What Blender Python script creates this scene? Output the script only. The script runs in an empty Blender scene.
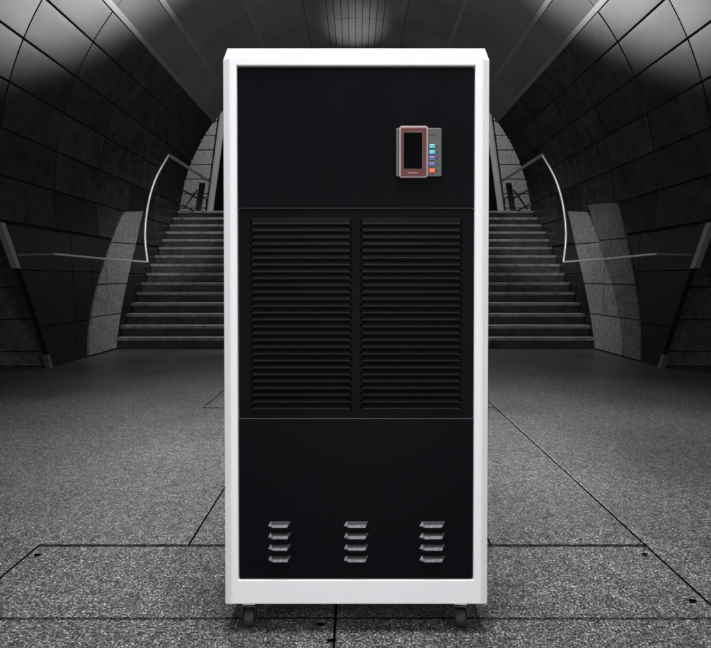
import bpy, bmesh, math, random
from mathutils import Vector, Matrix
random.seed(7)
R = math.radians
S = bpy.context.scene
COL = S.collection

# ------------------------------------------------------------------ camera
CAMH = 1.05
F = 700.0                      # focal length in pixels of the 711 px wide photograph
cam = bpy.data.cameras.new('camera'); co = bpy.data.objects.new('camera', cam); COL.objects.link(co)
co.location = (0, 0, CAMH); co.rotation_euler = (R(90), 0, 0)
cam.sensor_width = 36; cam.lens = 36*F/711; cam.shift_y = -44/711
cam.clip_start = .02; cam.clip_end = 200
S.camera = co
# ------------------------------------------------------------------ world + lamps
W = bpy.data.worlds.new('World'); S.world = W; W.use_nodes = True
bg = W.node_tree.nodes['Background']; bg.inputs[0].default_value = (.8, .85, .9, 1); bg.inputs[1].default_value = .02
S.view_settings.view_transform = 'Standard'; S.view_settings.look = 'None'
S.view_settings.exposure = 0; S.view_settings.gamma = 1

def area(name, loc, aim, size, power, sy=None, spread=180, col=(1, 1, 1)):
    l = bpy.data.lights.new(name, 'AREA'); l.energy = power; l.size = size; l.color = col
    if sy: l.shape = 'RECTANGLE'; l.size_y = sy
    l.spread = R(spread)
    o = bpy.data.objects.new(name, l); COL.objects.link(o); o.location = loc
    d = Vector(aim) - Vector(loc); o.rotation_euler = d.to_track_quat('-Z', 'Y').to_euler()
    return o
def spot(name, loc, aim, power, cone, blend=.8, rad=.1):
    l = bpy.data.lights.new(name, 'SPOT'); l.energy = power; l.spot_size = R(cone); l.spot_blend = blend; l.shadow_soft_size = rad
    o = bpy.data.objects.new(name, l); COL.objects.link(o); o.location = loc
    d = Vector(aim) - Vector(loc); o.rotation_euler = d.to_track_quat('-Z', 'Y').to_euler()
    return o
area('key_softbox', (2.6, -1.0, 2.7), (0, 2.07, 1.0), 1.6, 23, sy=1.4, spread=110)
area('side_softbox', (-2.6, -.8, 1.8), (0, 2.1, .6), 1.4, 15, sy=1.4, spread=110)
area('front_fill', (.1, -.9, .75), (0, 2.1, .4), .9, 11, sy=.7, spread=120)  # unseen low fill, added to soften the shadow under the cabinet
area('overhead_fill', (0, 1.25, 4.2), (0, 1.6, 0), 1.4, 60, sy=1.2, spread=95)  # unseen fill, added to brighten the near floor
for s in (-1, 1):  # unseen spots, each added to brighten one surface
    spot('cladding_spot', (s*.25, 14.2, 3.9), (s*3.3, 5.6, 4.65), 760, 25, 1, .3)
    spot('rail_spot', (s*1.0, 3.5, 2.3), (s*3.1, 10.7, 2.0), 560, 15, .7, .1)
    spot('stair_side_spot', (s*-1.6, 9.0, 4.6), (s*3.7, 11.0, 1.3), 130, 32, .9, .2)
    spot('pier_spot', (s*-.5, 15.6, 5.2), (s*3.9, 18, 4.3), 900, 75, .9, .2)
    spot('recess_spot', (s*-2.0, 4.5, 3.9), (s*4.0, 8.5, .8), 120, 34, .9, .2)
spot('tunnel_fill', (0, 8.5, 1.7), (0, 8.6, 6), 65, 172, .6, .3)  # unseen fill behind the cabinet, added to lift vault and cladding
area('stair_area', (0, 12.6, 5.6), (0, 13.2, 1.6), .8, 120, sy=.5, spread=120)
spot('crown_spot', (0, 16.6, 4.5), (0, 14.0, 5.9), 42, 26, 1, .08)  # unseen spot, added for the pool of light on the crown
area('floor_area', (0, 4.6, 5.2), (0, 4.8, 0), 1.8, 135, sy=2.5, spread=75)

# ------------------------------------------------------------------ materials
def mat(name, col, rough=.5, metal=0, spec=.5, bump=None, var=None, isl=None, coat=0, emit=None):
    m = bpy.data.materials.new(name); m.use_nodes = True
    nt = m.node_tree; N = nt.nodes; L = nt.links; b = N['Principled BSDF']
    b.inputs['Base Color'].default_value = (*col, 1); b.inputs['Roughness'].default_value = rough
    b.inputs['Metallic'].default_value = metal; b.inputs['Specular IOR Level'].default_value = spec
    b.inputs['Coat Weight'].default_value = coat
    tc = N.new('ShaderNodeTexCoord'); csock = None
    if var:      # (scale, amount)
        n = N.new('ShaderNodeTexNoise'); n.inputs['Scale'].default_value = var[0]; n.inputs['Detail'].default_value = 6
        n.inputs['Roughness'].default_value = .65
        L.new(tc.outputs['Object'], n.inputs['Vector'])
        mr = N.new('ShaderNodeMapRange'); mr.inputs['From Min'].default_value = .3; mr.inputs['From Max'].default_value = .7
        mr.inputs['To Min'].default_value = 1-var[1]; mr.inputs['To Max'].default_value = 1+var[1]
        L.new(n.outputs['Fac'], mr.inputs['Value'])
        mx = N.new('ShaderNodeVectorMath'); mx.operation = 'SCALE'; mx.inputs[0].default_value = col
        L.new(mr.outputs[0], mx.inputs['Scale']); csock = mx.outputs[0]
        rr = N.new('ShaderNodeMapRange'); rr.inputs['To Min'].default_value = max(.02, rough-.12); rr.inputs['To Max'].default_value = min(1, rough+.12)
        L.new(n.outputs['Fac'], rr.inputs['Value']); L.new(rr.outputs[0], b.inputs['Roughness'])
    if isl:
        g = N.new('ShaderNodeNewGeometry'); mr2 = N.new('ShaderNodeMapRange')
        mr2.inputs['To Min'].default_value = 1-isl; mr2.inputs['To Max'].default_value = 1+isl
        L.new(g.outputs['Random Per Island'], mr2.inputs['Value'])
        mx2 = N.new('ShaderNodeVectorMath'); mx2.operation = 'SCALE'; mx2.inputs[0].default_value = col
        if csock: L.new(csock, mx2.inputs[0])
        L.new(mr2.outputs[0], mx2.inputs['Scale']); csock = mx2.outputs[0]
    if csock: L.new(csock, b.inputs['Base Color'])
    if bump:     # (scale, strength, distance)
        n = N.new('ShaderNodeTexNoise'); n.inputs['Scale'].default_value = bump[0]; n.inputs['Detail'].default_value = 3
        L.new(tc.outputs['Object'], n.inputs['Vector'])
        bp = N.new('ShaderNodeBump'); bp.inputs['Strength'].default_value = bump[1]; bp.inputs['Distance'].default_value = bump[2]
        L.new(n.outputs['Fac'], bp.inputs['Height']); L.new(bp.outputs[0], b.inputs['Normal'])
    if emit:
        b.inputs['Emission Color'].default_value = (*emit[0], 1); b.inputs['Emission Strength'].default_value = emit[1]
    return m

def granite():
    m = bpy.data.materials.new('speckled_granite'); m.use_nodes = True
    nt = m.node_tree; N = nt.nodes; L = nt.links; b = N['Principled BSDF']
    tc = N.new('ShaderNodeTexCoord')
    n1 = N.new('ShaderNodeTexNoise'); n1.inputs['Scale'].default_value = 150; n1.inputs['Detail'].default_value = 3; n1.inputs['Roughness'].default_value = .75
    n2 = N.new('ShaderNodeTexNoise'); n2.inputs['Scale'].default_value = 1.3; n2.inputs['Detail'].default_value = 5
    v = N.new('ShaderNodeTexVoronoi'); v.inputs['Scale'].default_value = 95
    mpg = N.new('ShaderNodeMapping'); mpg.inputs['Scale'].default_value = (1, .66, 1); L.new(tc.outputs['Object'], mpg.inputs['Vector'])
    for n in (n1, n2, v): L.new(mpg.outputs[0], n.inputs['Vector'])
    cr = N.new('ShaderNodeValToRGB'); e = cr.color_ramp.elements
    e[0].position = .38; e[0].color = (.010, .010, .010, 1); e[1].position = .68; e[1].color = (.50, .50, .50, 1)
    for p, c in ((.46, .042), (.53, .095), (.60, .22)):
        k = e.new(p); k.color = (c, c, c, 1)
    L.new(n1.outputs['Fac'], cr.inputs['Fac'])
    # per-grain tint
    sep = N.new('ShaderNodeSeparateColor'); L.new(v.outputs['Color'], sep.inputs[0])
    mr = N.new('ShaderNodeMapRange'); mr.inputs['To Min'].default_value = .55; mr.inputs['To Max'].default_value = 1.5
    L.new(sep.outputs[0], mr.inputs['Value'])
    mr2 = N.new('ShaderNodeMapRange'); mr2.inputs['From Min'].default_value = .3; mr2.inputs['From Max'].default_value = .7
    mr2.inputs['To Min'].default_value = .75; mr2.inputs['To Max'].default_value = 1.2
    L.new(n2.outputs['Fac'], mr2.inputs['Value'])
    mm = N.new('ShaderNodeMath'); mm.operation = 'MULTIPLY'; L.new(mr.outputs[0], mm.inputs[0]); L.new(mr2.outputs[0], mm.inputs[1])
    sc = N.new('ShaderNodeVectorMath'); sc.operation = 'SCALE'; L.new(cr.outputs[0], sc.inputs[0]); L.new(mm.outputs[0], sc.inputs['Scale'])
    L.new(sc.outputs[0], b.inputs['Base Color'])
    n3 = N.new('ShaderNodeTexNoise'); n3.inputs['Scale'].default_value = 26; n3.inputs['Detail'].default_value = 4; n3.inputs['Roughness'].default_value = .8; L.new(mpg.outputs[0], n3.inputs['Vector'])
    mr3 = N.new('ShaderNodeMapRange'); mr3.inputs['From Min'].default_value = .35; mr3.inputs['From Max'].default_value = .65; mr3.inputs['To Min'].default_value = .60; mr3.inputs['To Max'].default_value = 1.35
    L.new(n3.outputs['Fac'], mr3.inputs['Value'])
    sc2 = N.new('ShaderNodeVectorMath'); sc2.operation = 'SCALE'; L.new(sc.outputs[0], sc2.inputs[0]); L.new(mr3.outputs[0], sc2.inputs['Scale']); L.new(sc2.outputs[0], b.inputs['Base Color'])
    rr = N.new('ShaderNodeMapRange'); rr.inputs['To Min'].default_value = .28; rr.inputs['To Max'].default_value = .5
    L.new(n2.outputs['Fac'], rr.inputs['Value']); L.new(rr.outputs[0], b.inputs['Roughness'])
    bp = N.new('ShaderNodeBump'); bp.inputs['Strength'].default_value = .35; bp.inputs['Distance'].default_value = .002
    L.new(n1.outputs['Fac'], bp.inputs['Height']); L.new(bp.outputs[0], b.inputs['Normal'])
    return m

M = dict(
    granite=granite(),
    joint=mat('joint_dark', (.002, .002, .002), 1, spec=0),
    slot=mat('slot_black', (.001, .001, .001), 1, spec=0),
    white=mat('white_powder_coat', (.735, .735, .76), .6, bump=(420, .06, .001), var=(3, .012)),
    black=mat('black_powder_coat', (.0019, .0021, .0034), .48, spec=.06, bump=(500, .12, .001), var=(5, .10)),
    louvre=mat('louvre_sheen', (.052, .053, .060), .45, spec=.15, bump=(500, .1, .001)),  # lip sheen and wear painted paler; also the panel edge highlight
    ventlip=mat('worn_vent_sheen', (.26, .26, .29), .4, metal=.2, bump=(300, .2, .001), var=(150, .5)),  # mottled metal, painted paler as lips catching light
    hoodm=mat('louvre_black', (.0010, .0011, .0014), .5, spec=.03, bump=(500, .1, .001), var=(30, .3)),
    ventslope=mat('vent_slope', (.010, .010, .013), .5, spec=.15, bump=(300, .2, .001), var=(150, .6)),  # darker copy of the vent metal, shade painted in
    coil=mat('dark_coil', (.004, .004, .005), .6, spec=.1),
    greyplastic=mat('grey_plastic', (.075, .079, .076), .5, bump=(900, .05, .0005)),
    rim=mat('silver_rim', (.33, .25, .26), .35, metal=.2),
    red=mat('red_brown_bezel', (.105, .020, .019), .45),
    screen=mat('black_screen', (.001, .001, .001), .25, spec=.15),
    cyan=mat('cyan_key', (.10, .42, .55), .4, emit=((.10, .55, .7), .12)),
    blue=mat('blue_key', (.09, .12, .36), .4, emit=((.1, .13, .5), .12)),
    orange=mat('orange_key', (.85, .13, .04), .4, emit=((.9, .14, .04), .12)),
    palemark=mat('pale_print', (.45, .22, .22), .6),
    darkmark=mat('dark_print', (.02, .02, .02), .6),
    tyre=mat('dark_rubber', (.016, .0165, .013), .6, bump=(300, .2, .001)),
    fork=mat('dark_steel', (.045, .047, .045), .4, metal=.5),
    plate=mat('zinc_plate', (.75, .77, .75), .3, metal=.6),
    clad=mat('dark_cladding_metal', (.055, .055, .055), .35, metal=.55, bump=(160, .12, .002), var=(5.5, .5), isl=.45),
    ceil=mat('dark_ceiling_metal', (.16, .16, .16), .5, metal=.2, bump=(60, .06, .002), var=(.8, .2), isl=.1),
    strip=mat('ceiling_track', (.26, .26, .26), .45, metal=.5),
    shell=mat('black_backing', (.003, .003, .003), .9),
    lowwall=mat('dark_lower_panel', (.022, .022, .022), .35, metal=.3, bump=(120, .08, .002), var=(2, .3), isl=.3),
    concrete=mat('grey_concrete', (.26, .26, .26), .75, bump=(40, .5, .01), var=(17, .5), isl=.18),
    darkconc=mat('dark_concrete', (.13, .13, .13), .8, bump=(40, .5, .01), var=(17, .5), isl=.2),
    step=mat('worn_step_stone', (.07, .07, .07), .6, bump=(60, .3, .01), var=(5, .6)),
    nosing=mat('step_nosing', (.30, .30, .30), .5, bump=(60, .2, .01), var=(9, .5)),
    steel=mat('brushed_steel', (.9, .9, .9), .3, metal=.3),
    darksteel=mat('dark_painted_steel', (.02, .02, .02), .5, metal=.3),
    brightsteel=mat('pale_trim_metal', (.5, .5, .5), .4, metal=.5),
)

# ------------------------------------------------------------------ mesh helpers
def link(name, bm, m, parent=None, smooth=None, bevel=None):
    bmesh.ops.recalc_face_normals(bm, faces=bm.faces[:])
    me = bpy.data.meshes.new(name); bm.to_mesh(me); bm.free()
    o = bpy.data.objects.new(name, me); COL.objects.link(o)
    me.materials.append(M[m])
    if parent is not None: o.parent = parent
    if bevel:
        b = o.modifiers.new('bevel', 'BEVEL'); b.width = bevel; b.segments = 2; b.limit_method = 'ANGLE'; b.angle_limit = R(35)
    if smooth:
        for p in me.polygons: p.use_smooth = True
        if smooth != True: me.set_sharp_from_angle(angle=R(smooth))
    return o
def thing(name, loc, label, cat, group=None):
    o = bpy.data.objects.new(name, None); COL.objects.link(o); o.location = loc
    o.empty_display_size = .1
    o['label'] = label; o['category'] = cat
    if group: o['group'] = group
    return o
def tag(o, label, cat, group=None):
    o['label'] = label; o['category'] = cat
    if group: o['group'] = group
    return o
def struct(o): o['kind'] = 'structure'; return o
def box(bm, x0, x1, y0, y1, z0, z1):
    v = [bm.verts.new(p) for p in ((x0,y0,z0),(x1,y0,z0),(x1,y1,z0),(x0,y1,z0),(x0,y0,z1),(x1,y0,z1),(x1,y1,z1),(x0,y1,z1))]
    for f in ((0,1,2,3),(7,6,5,4),(0,4,5,1),(1,5,6,2),(2,6,7,3),(3,7,4,0)): bm.faces.new([v[i] for i in f])
    return v
def hexa(bm, P):
    v = [bm.verts.new(p) for p in P]
    for f in ((0,1,2,3),(7,6,5,4),(0,4,5,1),(1,5,6,2),(2,6,7,3),(3,7,4,0)): bm.faces.new([v[i] for i in f])
    return v
def loft(bm, loops, close=True, cap0=False, cap1=False):
    V = [[bm.verts.new(p) for p in l] for l in loops]; n = len(V[0])
    for a, b in zip(V, V[1:]):
        for i in range(n if close else n-1):
            j = (i+1) % n; bm.faces.new((a[i], a[j], b[j], b[i]))
    if cap0: bm.faces.new(V[0])
    if cap1: bm.faces.new(V[-1])
    return V
def tube(bm, pts, r, n=10, caps=True):
    pts = [Vector(p) for p in pts]; loops = []
    up = Vector((0.13, .2, 1)).normalized()
    for i, p in enumerate(pts):
        t = (pts[min(i+1, len(pts)-1)] - pts[max(i-1, 0)]).normalized()
        a = t.cross(up)
        if a.length < .05: a = t.cross(Vector((1, 0, 0)))
        a.normalize(); b = t.cross(a)
        loops.append([p + a*r*math.cos(k*2*math.pi/n) + b*r*math.sin(k*2*math.pi/n) for k in range(n)])
    loft(bm, loops, True, caps, caps)
def smoothpts(pts, k=8):
    out = []; P = [Vector(p) for p in pts]
    for i in range(len(P)-1):
        p0 = P[max(i-1,0)]; p1 = P[i]; p2 = P[i+1]; p3 = P[min(i+2,len(P)-1)]
        for j in range(k):
            t = j/k; out.append(.5*((2*p1)+(p2-p0)*t+(2*p0-5*p1+4*p2-p3)*t*t+(3*p1-p0-3*p2+p3)*t**3))
    out.append(P[-1]); return out
def wp(px, py, y):      # a point of the far room, seen at (px, py), at the distance y
    s = F/y; return Vector(((px-355)/s, y, CAMH-(py-280)/s))

# ================================================================== the setting
bm = bmesh.new(); v = [bm.verts.new(p) for p in ((-14,-6,0),(14,-6,0),(14,26,0),(-14,26,0))]; bm.faces.new(v)
fl = struct(link('floor', bm, 'granite'))
# open joints between the slabs: flat dark strips laid over the slab sheet
bm = bmesh.new()
def strip(x0, x1, y0, y1, z): 
    v = [bm.verts.new(p) for p in ((x0,y0,z),(x1,y0,z),(x1,y1,z),(x0,y1,z))]; bm.faces.new(v)
jw = .0036
for x, y0, y1 in ((-1.25, 1.2, 2.767), (-1.25, 5.74, 8.2), (1.146, 1.2, 8.2), (-.66, 2.77, 5.74), (.535, 2.77, 5.74), (-.062, .9, 2.755)):
    strip(x-jw, x+jw, y0, y1, .003)
for y, x0, x1, w in ((2.762, -1.25, 1.146, .0055), (2.165, -4, 4, .003), (5.74, -1.25, 1.146, .008), (1.2, -4, 4, .004)):
    strip(x0, x1, y-w, y+w, .0045)
struct(link('floor_joints', bm, 'joint'))
bm = bmesh.new()
for px, py in ((320,626),(331,642),(37,556),(644,555.5),(692,602)):
    s = (py-280)/CAMH; cx = (px-355)/s; cy = F/s; n = 14
    vs = [bm.verts.new((cx+.014*math.cos(2*math.pi*k/n)*(1 if px>300 else 1), cy+.009*math.sin(2*math.pi*k/n), .006)) for k in range(n)]
    bm.faces.new(vs)
struct(link('floor_slots', bm, 'slot'))

# ------------------------------------------------------------------ tunnel lining
RT, HC = 3.8, 2.19
rings = [-3.0, -1.5, 0, 1.5, 2.97, 4.46, 5.95, 7.43, 8.84, 10.31, 11.72, 13.2, 15.1]
seams = [-7.6, -.2, 7.3, 14.7, 22.0, 29.4, 36.7]
lining = thing('tunnel_lining', (0, 6, 0), 'dark curved metal cladding panels lining the round tunnel around the staircase', 'tunnel wall')
lining_m = lining.location
def loc(p): return (p[0]-lining_m[0], p[1]-lining_m[1], p[2]-lining_m[2])
def cyl(a, y, r): return (r*math.cos(a), y, HC+r*math.sin(a))
def patch(bm, a0, a1, y0, y1, r0, r1, n, g):
    """one curved plate with a small bevelled rim"""
    ga = g/r0
    loops = []
    def ring(ins, r):
        A0, A1, Y0, Y1 = a0+ga+ins/r0, a1-ga-ins/r0, y0+g+ins, y1-g-ins
        lo = [loc(cyl(A0+(A1-A0)*k/n, Y0, r)) for k in range(n+1)]
        hi = [loc(cyl(A1-(A1-A0)*k/n, Y1, r)) for k in range(n+1)]
        return lo+hi
    V = loft(bm, [ring(0, r1), ring(0, r0+.002), ring(.003, r0)], True)
    f = V[-1]; m = len(f)
    for k in range(n): bm.faces.new((f[k], f[k+1], f[m-2-k], f[m-1-k]))
for s in (-1, 1):
    bm = bmesh.new()
    for i in range(len(rings)-1):
        for j in range(len(seams)-1):
            a0, a1 = R(seams[j]), R(seams[j+1])
            if s < 0: a0, a1 = math.pi-a1, math.pi-a0
            off = random.uniform(-.003, .003)
            patch(bm, a0, a1, rings[i], rings[i+1], RT+off, RT+.03, 5, .011)
    link('cladding', bm, 'clad', lining, smooth=30)
bm = bmesh.new()
bigs = [36.7, 45.5, 62, 76, 82, 84, 86, 88, 90, 92, 94, 96, 98, 104, 118, 134.5, 143.3]
for i in range(0, len(rings)-1):
    for j in range(len(bigs)-1):
        patch(bm, R(bigs[j]), R(bigs[j+1]), rings[i], rings[i+1], RT, RT+.03, 5, .004)
link('ceiling_panels', bm, 'ceil', lining, smooth=30)
for a in (36.9, 45.5, 62, 118, 134.5, 143.1):
    w = R(.55); bm = bmesh.new()
    for y0, y1 in ((rings[0], rings[-1]),):
        P = [loc(cyl(R(a)-w, y0, RT+.01)), loc(cyl(R(a)+w, y0, RT+.01)), loc(cyl(R(a)+w, y1, RT+.01)), loc(cyl(R(a)-w, y1, RT+.01)),
             loc(cyl(R(a)-w, y0, RT-.025)), loc(cyl(R(a)+w, y0, RT-.025)), loc(cyl(R(a)+w, y1, RT-.025)), loc(cyl(R(a)-w, y1, RT-.025))]
        hexa(bm, P)
    link('ceiling_track', bm, 'strip', lining)
bm = bmesh.new()
A = [R(-8.4+ (196.8)*k/60) for k in range(61)]
loft(bm, [[loc(cyl(a, -3.05, RT+.035)) for a in A], [loc(cyl(a, 15.12, RT+.035)) for a in A], [loc(cyl(a, 15.12, RT+.5)) for a in A], [loc(cyl(a, -3.05, RT+.5)) for a in A]], False)
link('backing_shell', bm, 'shell', lining)

# lower wall of dark panels beneath the cladding, raked at its near end
def wallx(h):           # half width of the room at height h
    return 3.66 + (3.765-3.66)*(h/1.66)**.8
def rake(h): return 8.45 - .95*(h/1.66)**1.15
hs = [1.66*k/10 for k in range(11)]
for s in (-1, 1):
    side = 'left' if s < 0 else 'right'
    t = thing('lower_wall', (s*3.7, 10, 0), f'dark panelled lower wall beside the {side} side of the staircase foot', 'wall', 'lower tunnel walls')
    def lp(x, y, z): return (s*x-s*3.7, y-10, z)
    joints = [None, 9.25, 9.9, 10.75, 11.8, 13.3, 15.1]
    bm = bmesh.new()
    for k in range(len(joints)-1):
        for (i0, i1) in ((0, 3), (3, 7), (7, 10)):
            hh = [h for h in hs[i0:i1+1]]
            hh[0] += .006; hh[-1] -= .006
            A0 = [lp(wallx(h), (rake(h) if joints[k] is None else joints[k]+.008), h) for h in hh]
            A1 = [lp(wallx(h), joints[k+1]-.008, h) for h in hh]
            B1 = [lp(wallx(h)+.03, joints[k+1]-.008, h) for h in hh]
            B0 = [lp(wallx(h)+.03, (rake(h) if joints[k] is None else joints[k]+.008), h) for h in hh]
            V = loft(bm, [B0, A0, A1, B1], False)
            bm.faces.new([l[0] for l in V]); bm.faces.new([l[-1] for l in reversed(V)])
    link('wall_panels', bm, 'lowwall', t)
    bm = bmesh.new()
    loft(bm, [[lp(wallx(h)+.034, rake(h)+.01, h) for h in hs], [lp(wallx(h)+.034, 15.1, h) for h in hs], [lp(wallx(h)+.07, 15.1, h) for h in hs], [lp(wallx(h)+.07, rake(h)+.05, h) for h in hs], [lp(wallx(h)+.034, rake(h)+.01, h) for h in hs]], False)
    link('wall_backing', bm, 'shell', t)
    # pale metal edge on the raked end
    def edge(h0, h1, w, name, mm):
        bm = bmesh.new(); L = []
        for k in range(9):
            h = h0+(h1-h0)*k/8
            L.append([Vector(lp(wallx(h)-.012, rake(h)-w, h)), Vector(lp(wallx(h)-.012, rake(h)-.003, h)), Vector(lp(wallx(h)+.05, rake(h)-.003, h)), Vector(lp(wallx(h)+.05, rake(h)-w, h))])
        loft(bm, L, True, True, True); return link(name, bm, mm, t)
    edge(1.18, 1.66, .10, 'edge_trim', 'brightsteel')
    edge(.16, 1.179, .035, 'edge_strip', 'darksteel')
    edge(.0, .159, .075, 'edge_foot', 'strip')
    # curved concrete panel set on the lower wall
    def cpanel(n0, n1, name, mm, top=2.17, proud=.03):
        t2 = t
        bm = bmesh.new(); L = []
        rows = [(.02, .52), (.535, .98), (.995, 1.62), (1.635, top)]
        for h0, h1 in rows:
            L = []
            for k in range(6):
                h = h0+(h1-h0)*k/5; q = h/2.25
                e0 = n0[0]+(n0[1]-n0[0])*q**1.6; e1 = n1[0]+(n1[1]-n1[0])*q**1.25
                x = (wallx(h) if h < 1.66 else RT*math.cos(math.asin((HC-h)/RT))) - proud
                g1 = h*(1+.05*q**3)
                L.append([lp(x, e0, h), lp(x-.01, e1, g1), lp(x+.04, e1, g1), lp(x+.04, e0, h)])
            loft(bm, L, True, True, True)
        return link(name, bm, mm, t2, bevel=.004)
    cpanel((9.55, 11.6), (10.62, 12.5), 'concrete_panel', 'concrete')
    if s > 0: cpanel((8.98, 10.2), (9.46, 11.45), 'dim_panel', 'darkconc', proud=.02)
    # transverse concrete wall in the recess outside the raked edge
    w = thing('recess_wall', (s*6, 8.7, 0), f'grey block wall at the far {side} edge outside the slanted metal trim', 'wall', 'recess walls')
    bm = bmesh.new(); zs = [0, .18, .567, .965, 1.36, 1.62]
    for k in range(5):
        xs = [3.76, 4.6+.3*(k % 2), 6.0+.3*(k % 2), 8]
        for a, b in zip(xs, xs[1:]):
            box(bm, min(s*(a+.004), s*(b-.004))-s*6, max(s*(a+.004), s*(b-.004))-s*6, -.2+random.uniform(-.004,.004), .2, zs[k]+.006, zs[k+1]-.006)
    link('stone_blocks', bm, 'darkconc', w, bevel=.006)
    bm = bmesh.new(); box(bm, min(s*3.78,s*8)-s*6, max(s*3.78,s*8)-s*6, -.17, .22, 0, 1.60); link('mortar_core', bm, 'shell', w)
    bm = bmesh.new(); box(bm, min(s*4.2,s*8)-s*6, max(s*4.2,s*8)-s*6, -10, .3, 1.72, 1.9); link('soffit', bm, 'shell', w)
    bm = bmesh.new(); box(bm, min(s*8.02,s*8.2)-s*6, max(s*8.02,s*8.2)-s*6, -10, .3, 0, 1.9); link('side_wall', bm, 'shell', w)

# ------------------------------------------------------------------ staircase
st = thing('staircase', (0, 10.7, 0), 'broad flight of worn stone steps climbing through the tunnel behind the white cabinet', 'staircase')
NR = 15; rh = 2.52/NR; td = 4.5/NR; HW = 3.62
bm = bmesh.new(); bn = bmesh.new()
for k in range(NR):
    y0 = k*td; z1 = (k+1)*rh
    zz = z1-.02; hw = (wallx(zz) if zz < 1.66 else RT*math.cos(math.asin((zz-HC)/RT))) - .002
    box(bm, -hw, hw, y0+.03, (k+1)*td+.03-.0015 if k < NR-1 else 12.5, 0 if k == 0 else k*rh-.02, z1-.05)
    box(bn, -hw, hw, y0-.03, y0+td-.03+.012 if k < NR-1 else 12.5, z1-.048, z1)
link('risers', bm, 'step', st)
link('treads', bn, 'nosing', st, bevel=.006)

# ------------------------------------------------------------------ far hall beyond the stairs
for s in (-1, 1):
    side = 'left' if s < 0 else 'right'
    t = thing('concrete_pier', (s*4.5, 18, 2.52), f'pale leaning concrete wall of stacked slabs above the {side} end of the stairs', 'wall', 'leaning concrete piers')
    bm = bmesh.new(); z = 2.53; k = 0
    def ex(z): return 3.81-(z-2.52)*.133
    while z < 7.2:
        z1 = z+.375
        for xa, xb in (((None), 5.3-.4*(k % 2)), (5.3-.4*(k % 2), 7.4)):
            x0a = ex(z)+.05 if xa is None else xa; x0b = ex(z1)+.05 if xa is None else xa
            P = [(x0a+.003,0,z),(xb-.003,0,z),(xb-.003,.5,z),(x0a+.003,.5,z),(x0b+.003,0,z1-.022),(xb-.003,0,z1-.022),(xb-.003,.5,z1-.022),(x0b+.003,.5,z1-.022)]
            hexa(bm, [(s*p[0]-s*4.5, p[1], p[2]-2.52) for p in P])
        z = z1; k += 1
    link('concrete_slabs', bm, 'concrete', t, bevel=.005)
    bm = bmesh.new()
    hexa(bm, [(s*x-s*4.5, y, zz-2.52) for x, y, zz in ((ex(2.53),-.03,2.53),(ex(2.53)+.045,-.03,2.53),(ex(2.53)+.045,.5,2.53),(ex(2.53),.5,2.53),(ex(7.2),-.03,7.2),(ex(7.2)+.045,-.03,7.2),(ex(7.2)+.045,.5,7.2),(ex(7.2),.5,7.2))])
    link('edge_trim', bm, 'brightsteel', t)
    bm = bmesh.new(); hexa(bm, [(s*x-s*4.5, y, zz-2.52) for x, y, zz in ((3.9,.04,2.53),(7.4,.04,2.53),(7.4,.48,2.53),(3.9,.48,2.53),(3.9,.04,7.1),(7.4,.04,7.1),(7.4,.48,7.1),(3.9,.48,7.1))])
    link('slab_core', bm, 'shell', t)
    # small looped rail standing beyond the pier
    g = bmesh.new(); y = 19.0
    tube(g, smoothpts([(0,0,0),(0,0,.32),(-s*.06,0,.5),(-s*.2,0,.56),(-s*.32,0,.4),(-s*.36,0,0)], 6), .03, 8)
    o = link('hoop_rail', g, 'steel', smooth=40); o.location = (s*3.52, y, 2.52)
    tag(o, f'small bright hooped metal rail beside the foot of the {side} leaning concrete wall', 'rail', 'hooped rails')
bw = bmesh.new(); box(bw, -9, 9, 0, .3, 0, 9); o = link('back_wall', bw, 'shell'); o.location = (0, 23.2, 0)
tag(o, 'black wall closing the dark hall behind the top of the stairs', 'wall')

# ------------------------------------------------------------------ handrails
def handrail(s):
    side = 'left' if s < 0 else 'right'
    ox = s*3.3
    t = thing('handrail', (ox, 10.7, 0), f'bright curved steel handrail {side} of the stairs above a long low bar', 'handrail', 'steel handrails')
    def q(px, py, y):
        p = wp(px, py, y); return Vector((s*abs(p.x)-ox, y-10.7, p.z))
    def c(pts): return pts
    bm = bmesh.new(); tube(bm, [q(18.5,255,7.75), q(53,254,8.45)], .016, 8); link('end_bar', bm, 'strip', t, smooth=40)
    bm = bmesh.new(); tube(bm, [q(53,253.8,8.45), q(100,258.4,9.45), q(147,262,10.7)], .014, 8); link('low_bar', bm, 'steel', t, smooth=40)
    bm = bmesh.new(); tube(bm, smoothpts([q(147,262,10.7), q(144.5,235,10.7), q(147.5,205,10.7), q(155,179,10.7), q(168,155,10.7)], 8), .017, 10); link('curved_upright', bm, 'steel', t, smooth=40)
    bm = bmesh.new(); tube(bm, [q(168,155,10.7), q(210,182,15.3)], .028, 10); link('top_bar', bm, 'strip', t, smooth=40)
    bm = bmesh.new(); a = q(202,183,15.3); b = q(197.5,211,15.3)
    hexa(bm, [b+Vector((dx,dy,0)) for dx,dy in ((-.06,-.03),(.06,-.03),(.06,.03),(-.06,.03))]+[a+Vector((dx,dy,0)) for dx,dy in ((-.06,-.03),(.06,-.03),(.06,.03),(-.06,.03))])
    link('end_post', bm, 'darksteel', t)
    for p0, p1, y0, y1 in (((182,190),(200,200),13.4,15.3), ((181,205),(196,212),13.4,15.3), ((183,209),(197,190),15.0,15.3)):
        bm = bmesh.new(); tube(bm, [q(*p0, y0), q(*p1, y1)], .018, 8); link('cross_bar', bm, 'darksteel', t, smooth=40)
    bm = bmesh.new(); tube(bm, smoothpts([q(201,198,15.3), q(205,198,15.3), q(206,202,15.3), q(205.5,213,15.3)], 5), .014, 8); link('end_loop', bm, 'darksteel', t, smooth=40)
for s in (-1, 1): handrail(s)

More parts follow.
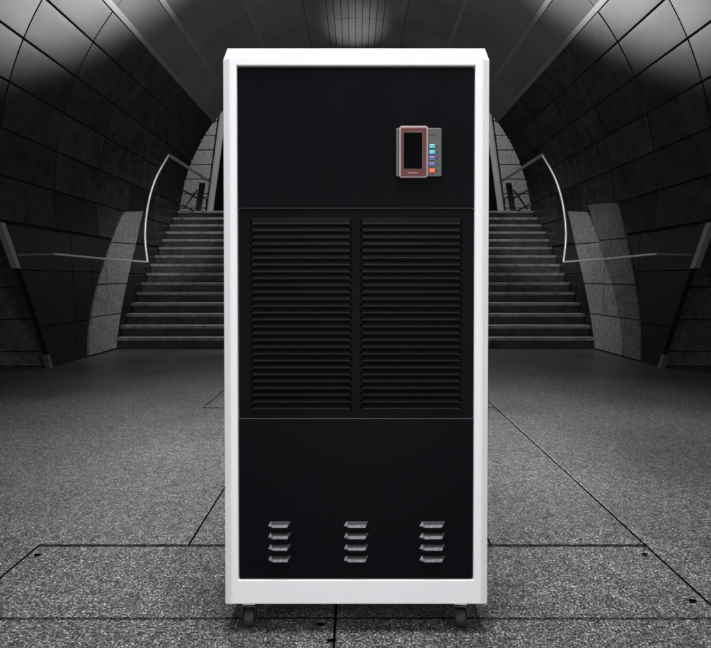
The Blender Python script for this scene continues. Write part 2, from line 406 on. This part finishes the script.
# ================================================================== the cabinet
SC = 338.2; YF = 2.07
Z0 = CAMH-(606-280)/SC      # underside of the cabinet
cab = thing('dehumidifier', (0.0, YF, 0), 'tall white wheeled dehumidifier cabinet with black louvred front and small red bezelled control panel', 'dehumidifier')
def mp(px, py, d=0):        # photograph pixel -> cabinet coordinates; slightly narrower at its foot
    k = 1-.017*((py-60)/546)
    return ((356.2-355.5+(px-356.2)*k)/SC, d, CAMH-(py-280)/SC)
def outl(l, r, t, b, c, cy, d): return [mp(l, b, d), mp(r, b, d), mp(r, t+cy, d), mp(r-c, t, d), mp(l+c, t, d), mp(l, t+cy, d)]
DEP = .52
bm = bmesh.new()
loft(bm, [outl(222,490.4,46.8,606,4.5,12,DEP), outl(222,490.4,46.8,606,4.5,12,.016), outl(222.6,489.8,47.4,605.4,4.5,12,.012),
          outl(229,483.5,55.5,604,2,3,.001), outl(230.5,482,57,603,1,1.5,0), outl(235.6,476.4,64.6,580.8,.01,.01,0), outl(236.4,475.4,65.6,580.5,.01,.01,.002), outl(236.4,475.4,65.6,580.5,.01,.01,.03)], True, True, True)
link('cabinet_frame', bm, 'white', cab)
def slab(bm, l, r, t, b, d0, d1, e=.6, ed=.0015):
    def q(l,r,t,b,d): return [mp(l,b,d), mp(r,b,d), mp(r,t,d), mp(l,t,d)]
    loft(bm, [q(l,r,t,b,d1), q(l,r,t,b,d0+ed), q(l+e,r-e,t+e,b-e,d0)], True, False, True)
bm = bmesh.new(); slab(bm, 237.6, 474.4, 67, 207.6, .006, .028); link('upper_panel', bm, 'black', cab)
bm = bmesh.new(); slab(bm, 237.6, 474.4, 208.5, 418.6, .008, .028, .8)
lpn = link('louvre_panel', bm, 'black', cab)
bm = bmesh.new(); slab(bm, 237.6, 474.4, 419.4, 579.4, .006, .028); lowp = link('lower_panel', bm, 'black', cab)
# thin paler strips put in as the highlight along the panel edges
for py, nm in ((208.0, 'rim_highlight'), (419.0, 'rim_highlight')):
    bm = bmesh.new(); slab(bm, 239, 473, py-.35, py+.35, .0052, .02, .1, .0005); link(nm, bm, 'louvre', cab)
def raise_(): pass
# long pressed louvres
def hood(bm, l, r, t, b, d, proud, endw, lip, n=1):
    """pressed louvre: flush at its top edge, bulging to a lip at the bottom, ends tapering"""
    A = [mp(l+endw*.35, t, d), mp(r-endw*.35, t, d)]
    hexv = {
     'tl': mp(l+endw, t, d), 'tr': mp(r-endw, t, d),
     'ml': mp(l+endw, b-lip, d-proud), 'mr': mp(r-endw, b-lip, d-proud),
     'bl': mp(l+endw, b, d-proud*.96), 'br': mp(r-endw, b, d-proud*.96),
     'il': mp(l+endw, b-.15, d-proud*.45), 'ir': mp(r-endw, b-.15, d-proud*.45),
     'el': mp(l, b-lip*.2, d), 'er': mp(r, b-lip*.2, d)}
    v = {k: bm.verts.new(p) for k, p in hexv.items()}
    F_ = bm.faces.new
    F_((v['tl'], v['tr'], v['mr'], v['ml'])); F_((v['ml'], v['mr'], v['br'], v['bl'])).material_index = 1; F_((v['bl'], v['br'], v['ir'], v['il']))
    F_((v['tl'], v['ml'], v['el'])); F_((v['ml'], v['bl'], v['el'])); F_((v['tr'], v['er'], v['mr'])); F_((v['mr'], v['er'], v['br']))
N_L = 28; P0 = 223.1; PT = (408.4-223.1)/27
for l, r in ((248.5, 353.0), (359.5, 464.0)):
    bm = bmesh.new(); 
    slab(bm, l+2.2, r-2.2, P0-PT*.75, P0+PT*27+2.6, .0072, .02, .1, .0003)
    bk = link('louvre_opening', bm, 'coil', lpn)
    bm = bmesh.new()
    for k in range(N_L):
        y = P0+PT*k
        hood(bm, l, r, y-PT*.66, y+.45, .0071, .0065, 3.2, .5)
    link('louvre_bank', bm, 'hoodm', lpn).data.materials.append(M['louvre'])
    bm = bmesh.new()            # fins of the coil seen between the louvres
    x = l+4
    while x < r-4:
        for k in range(N_L-1):
            y = P0+PT*k
            P = [mp(x, y+2.3, .0069), mp(x+.5, y+2.3, .0069), mp(x+.5, y+2.3, .0072), mp(x, y+2.3, .0072), mp(x, y+.6, .0069), mp(x+.5, y+.6, .0069), mp(x+.5, y+.6, .0072), mp(x, y+.6, .0072)]
            hexa(bm, P)
        x += 1.5
    link('coil_fins', bm, 'hoodm', lpn)
# twelve short vents
for cx0, cx1 in ((266.5, 290.0), (343.5, 369.0), (420.5, 447.0)):
    for py in (527.2, 538.6, 550.0, 561.6):
        bm = bmesh.new(); slab(bm, cx0+2, cx1-2, py-1, py+2.6, .0055, .01, .2, .0002)
        vt = link('vent', bm, 'coil', lowp)
        bm = bmesh.new(); w = .0095; d = .0059; j = [random.uniform(-.35, .35) for _ in range(6)]
        q = dict(TL=mp(cx0+2.6+j[0], py-5.3, d), TR=mp(cx1-.3, py-5.3, d), ML=mp(cx0+4.2+j[1], py-2.5, d-w), MR=mp(cx1-2.6, py-2.6+j[2]*.4, d-w),
                 BL=mp(cx0+5.4+j[3], py+.2, d-w*1.02), BR=mp(cx1-3.8+j[4], py+.2, d-w*1.02), IL=mp(cx0+5.4, py+.1, d-.003), IR=mp(cx1-3.8, py+.1, d-.003),
                 A=mp(cx0, py-.5, d), B=mp(cx1+.2, py-2.2, d))
        v = {k: bm.verts.new(p) for k, p in q.items()}
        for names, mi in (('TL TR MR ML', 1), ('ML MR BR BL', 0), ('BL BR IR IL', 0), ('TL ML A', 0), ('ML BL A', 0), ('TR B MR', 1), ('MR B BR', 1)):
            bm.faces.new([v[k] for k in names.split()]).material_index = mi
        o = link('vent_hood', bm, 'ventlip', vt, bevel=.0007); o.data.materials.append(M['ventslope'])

# control panel
def rbox(bm, l, r, t, b, d0, d1, rad=1.5, e=.5):
    def rr(l, r, t, b, rad, d):
        o = []
        for cx, cy, a in ((r-rad,b-rad,-90),(r-rad,t+rad,0),(l+rad,t+rad,90),(l+rad,b-rad,180)):
            for k in range(5):
                an = R(a+90*k/4); o.append(mp(cx+rad*math.cos(an), cy-rad*math.sin(an), d))
        return o
    loft(bm, [rr(l,r,t,b,rad,d1), rr(l,r,t,b,rad,d0+.0008), rr(l+e,r-e,t+e,b-e,max(.1,rad-e*.5),d0)], True, False, True)
def cpart(name, mm, par, *a, **k):
    bm = bmesh.new(); rbox(bm, *a, **k); return link(name, bm, mm, par)
cp = cpart('control_panel', 'greyplastic', cab, 396.2, 441.6, 128.3, 176.6, -.004, .0062, rad=1.2)
cpart('rim', 'rim', cp, 399.4, 427.6, 126.6, 178.2, -.010, -.003, rad=2.2, e=.7)
cpart('bezel', 'red', cp, 400.9, 426.2, 128.5, 176.5, -.0112, -.0098, rad=1.2, e=.3)
cpart('screen_surround', 'rim', cp, 403.0, 422.7, 132.6, 169.9, -.0117, -.011, rad=.5, e=.2)
for o in [cp.children[-1]]: o.data.materials[0] = M['greyplastic']
cpart('screen', 'screen', cp, 403.5, 422.2, 133.1, 169.4, -.0121, -.0114, rad=.4, e=.2)
for py, mm in ((146.5,'cyan'),(152.6,'cyan'),(158.6,'blue'),(164.4,'blue'),(171,'orange')):
    cpart('button', mm, cp, 429.3, 434.9, py-1.9, py+1.9, -.0062, -.0038, rad=.9, e=.4)
bm = bmesh.new()
x = 407.8
for w in (1.1,.8,1.2,.9,1.1,.8,1.0):   # unreadable pale maker's print below the screen
    slab(bm, x, x+w, 172.9, 174.0, -.0116, -.0111, .1, .0001); x += w+.45
link('pale_print', bm, 'palemark', cp)
bm = bmesh.new()
x = 429.5
for w in (1.3,.9,1.4,1.0,1.2):
    slab(bm, x, x+w, 134.6, 135.9, -.0044, -.0039, .1, .0001); x += w+.5
link('dark_print', bm, 'darkmark', cp)
for py in (146.5,152.6,158.6,164.4,171):
    bm = bmesh.new(); slab(bm, 436.3, 437.2, py-1.5, py+1.2, -.0044, -.0039, .1, .0001); slab(bm, 437.7, 438.2, py-.9, py+1.2, -.0044, -.0039, .1, .0001)
    link('key_mark', bm, 'darkmark', cp)

# castors
def castor(x, y, rot):
    t = bpy.data.objects.new('castor', None); COL.objects.link(t); t.parent = cab; t.location = (x, y, 0); t.rotation_euler = (0, 0, R(rot)); t.empty_display_size = .05
    def rev(r0, w, n=28):
        prof = [(-w/2, r0*.55), (-w/2, r0*.88), (-w*.36, r0), (w*.36, r0), (w/2, r0*.88), (w/2, r0*.55)]
        bm = bmesh.new(); L = []
        for u, rr in prof: L.append([(u, rr*math.cos(2*math.pi*k/n), .0+rr*math.sin(2*math.pi*k/n)+r0) for k in range(n)])
        loft(bm, L, True, True, True); return bm
    link('wheel', rev(.0285, .031), 'tyre', t, smooth=40)
    bm = bmesh.new()
    for s in (-1, 1):
        x0, x1 = sorted((s*.0175, s*.0215))
        loft(bm, [[(xx, yy, zz) for yy, zz in ((-.022,.066),(.022,.066),(.014,.03),(.006,.018),(-.006,.018),(-.014,.03))] for xx in (x0, x1)], True, True, True)
    box(bm, -.0215, .0215, -.022, .022, .0663, .070)
    link('fork', bm, 'fork', t, bevel=.0012)
    bm = bmesh.new(); box(bm, -.019, .019, -.024, .03, .0745, Z0-.0005); link('mounting_plate', bm, 'plate', t, bevel=.001)
    bm = bmesh.new(); L = [[(.012*math.cos(2*math.pi*k/16), .012*math.sin(2*math.pi*k/16), z) for k in range(16)] for z in (.0702, .0744)]
    loft(bm, L, True, True, True); link('swivel', bm, 'plate', t)
castor(-.322, .055, 3); castor(.318, .055, -7); castor(-.322, DEP-.06, 12); castor(.318, DEP-.06, 5)
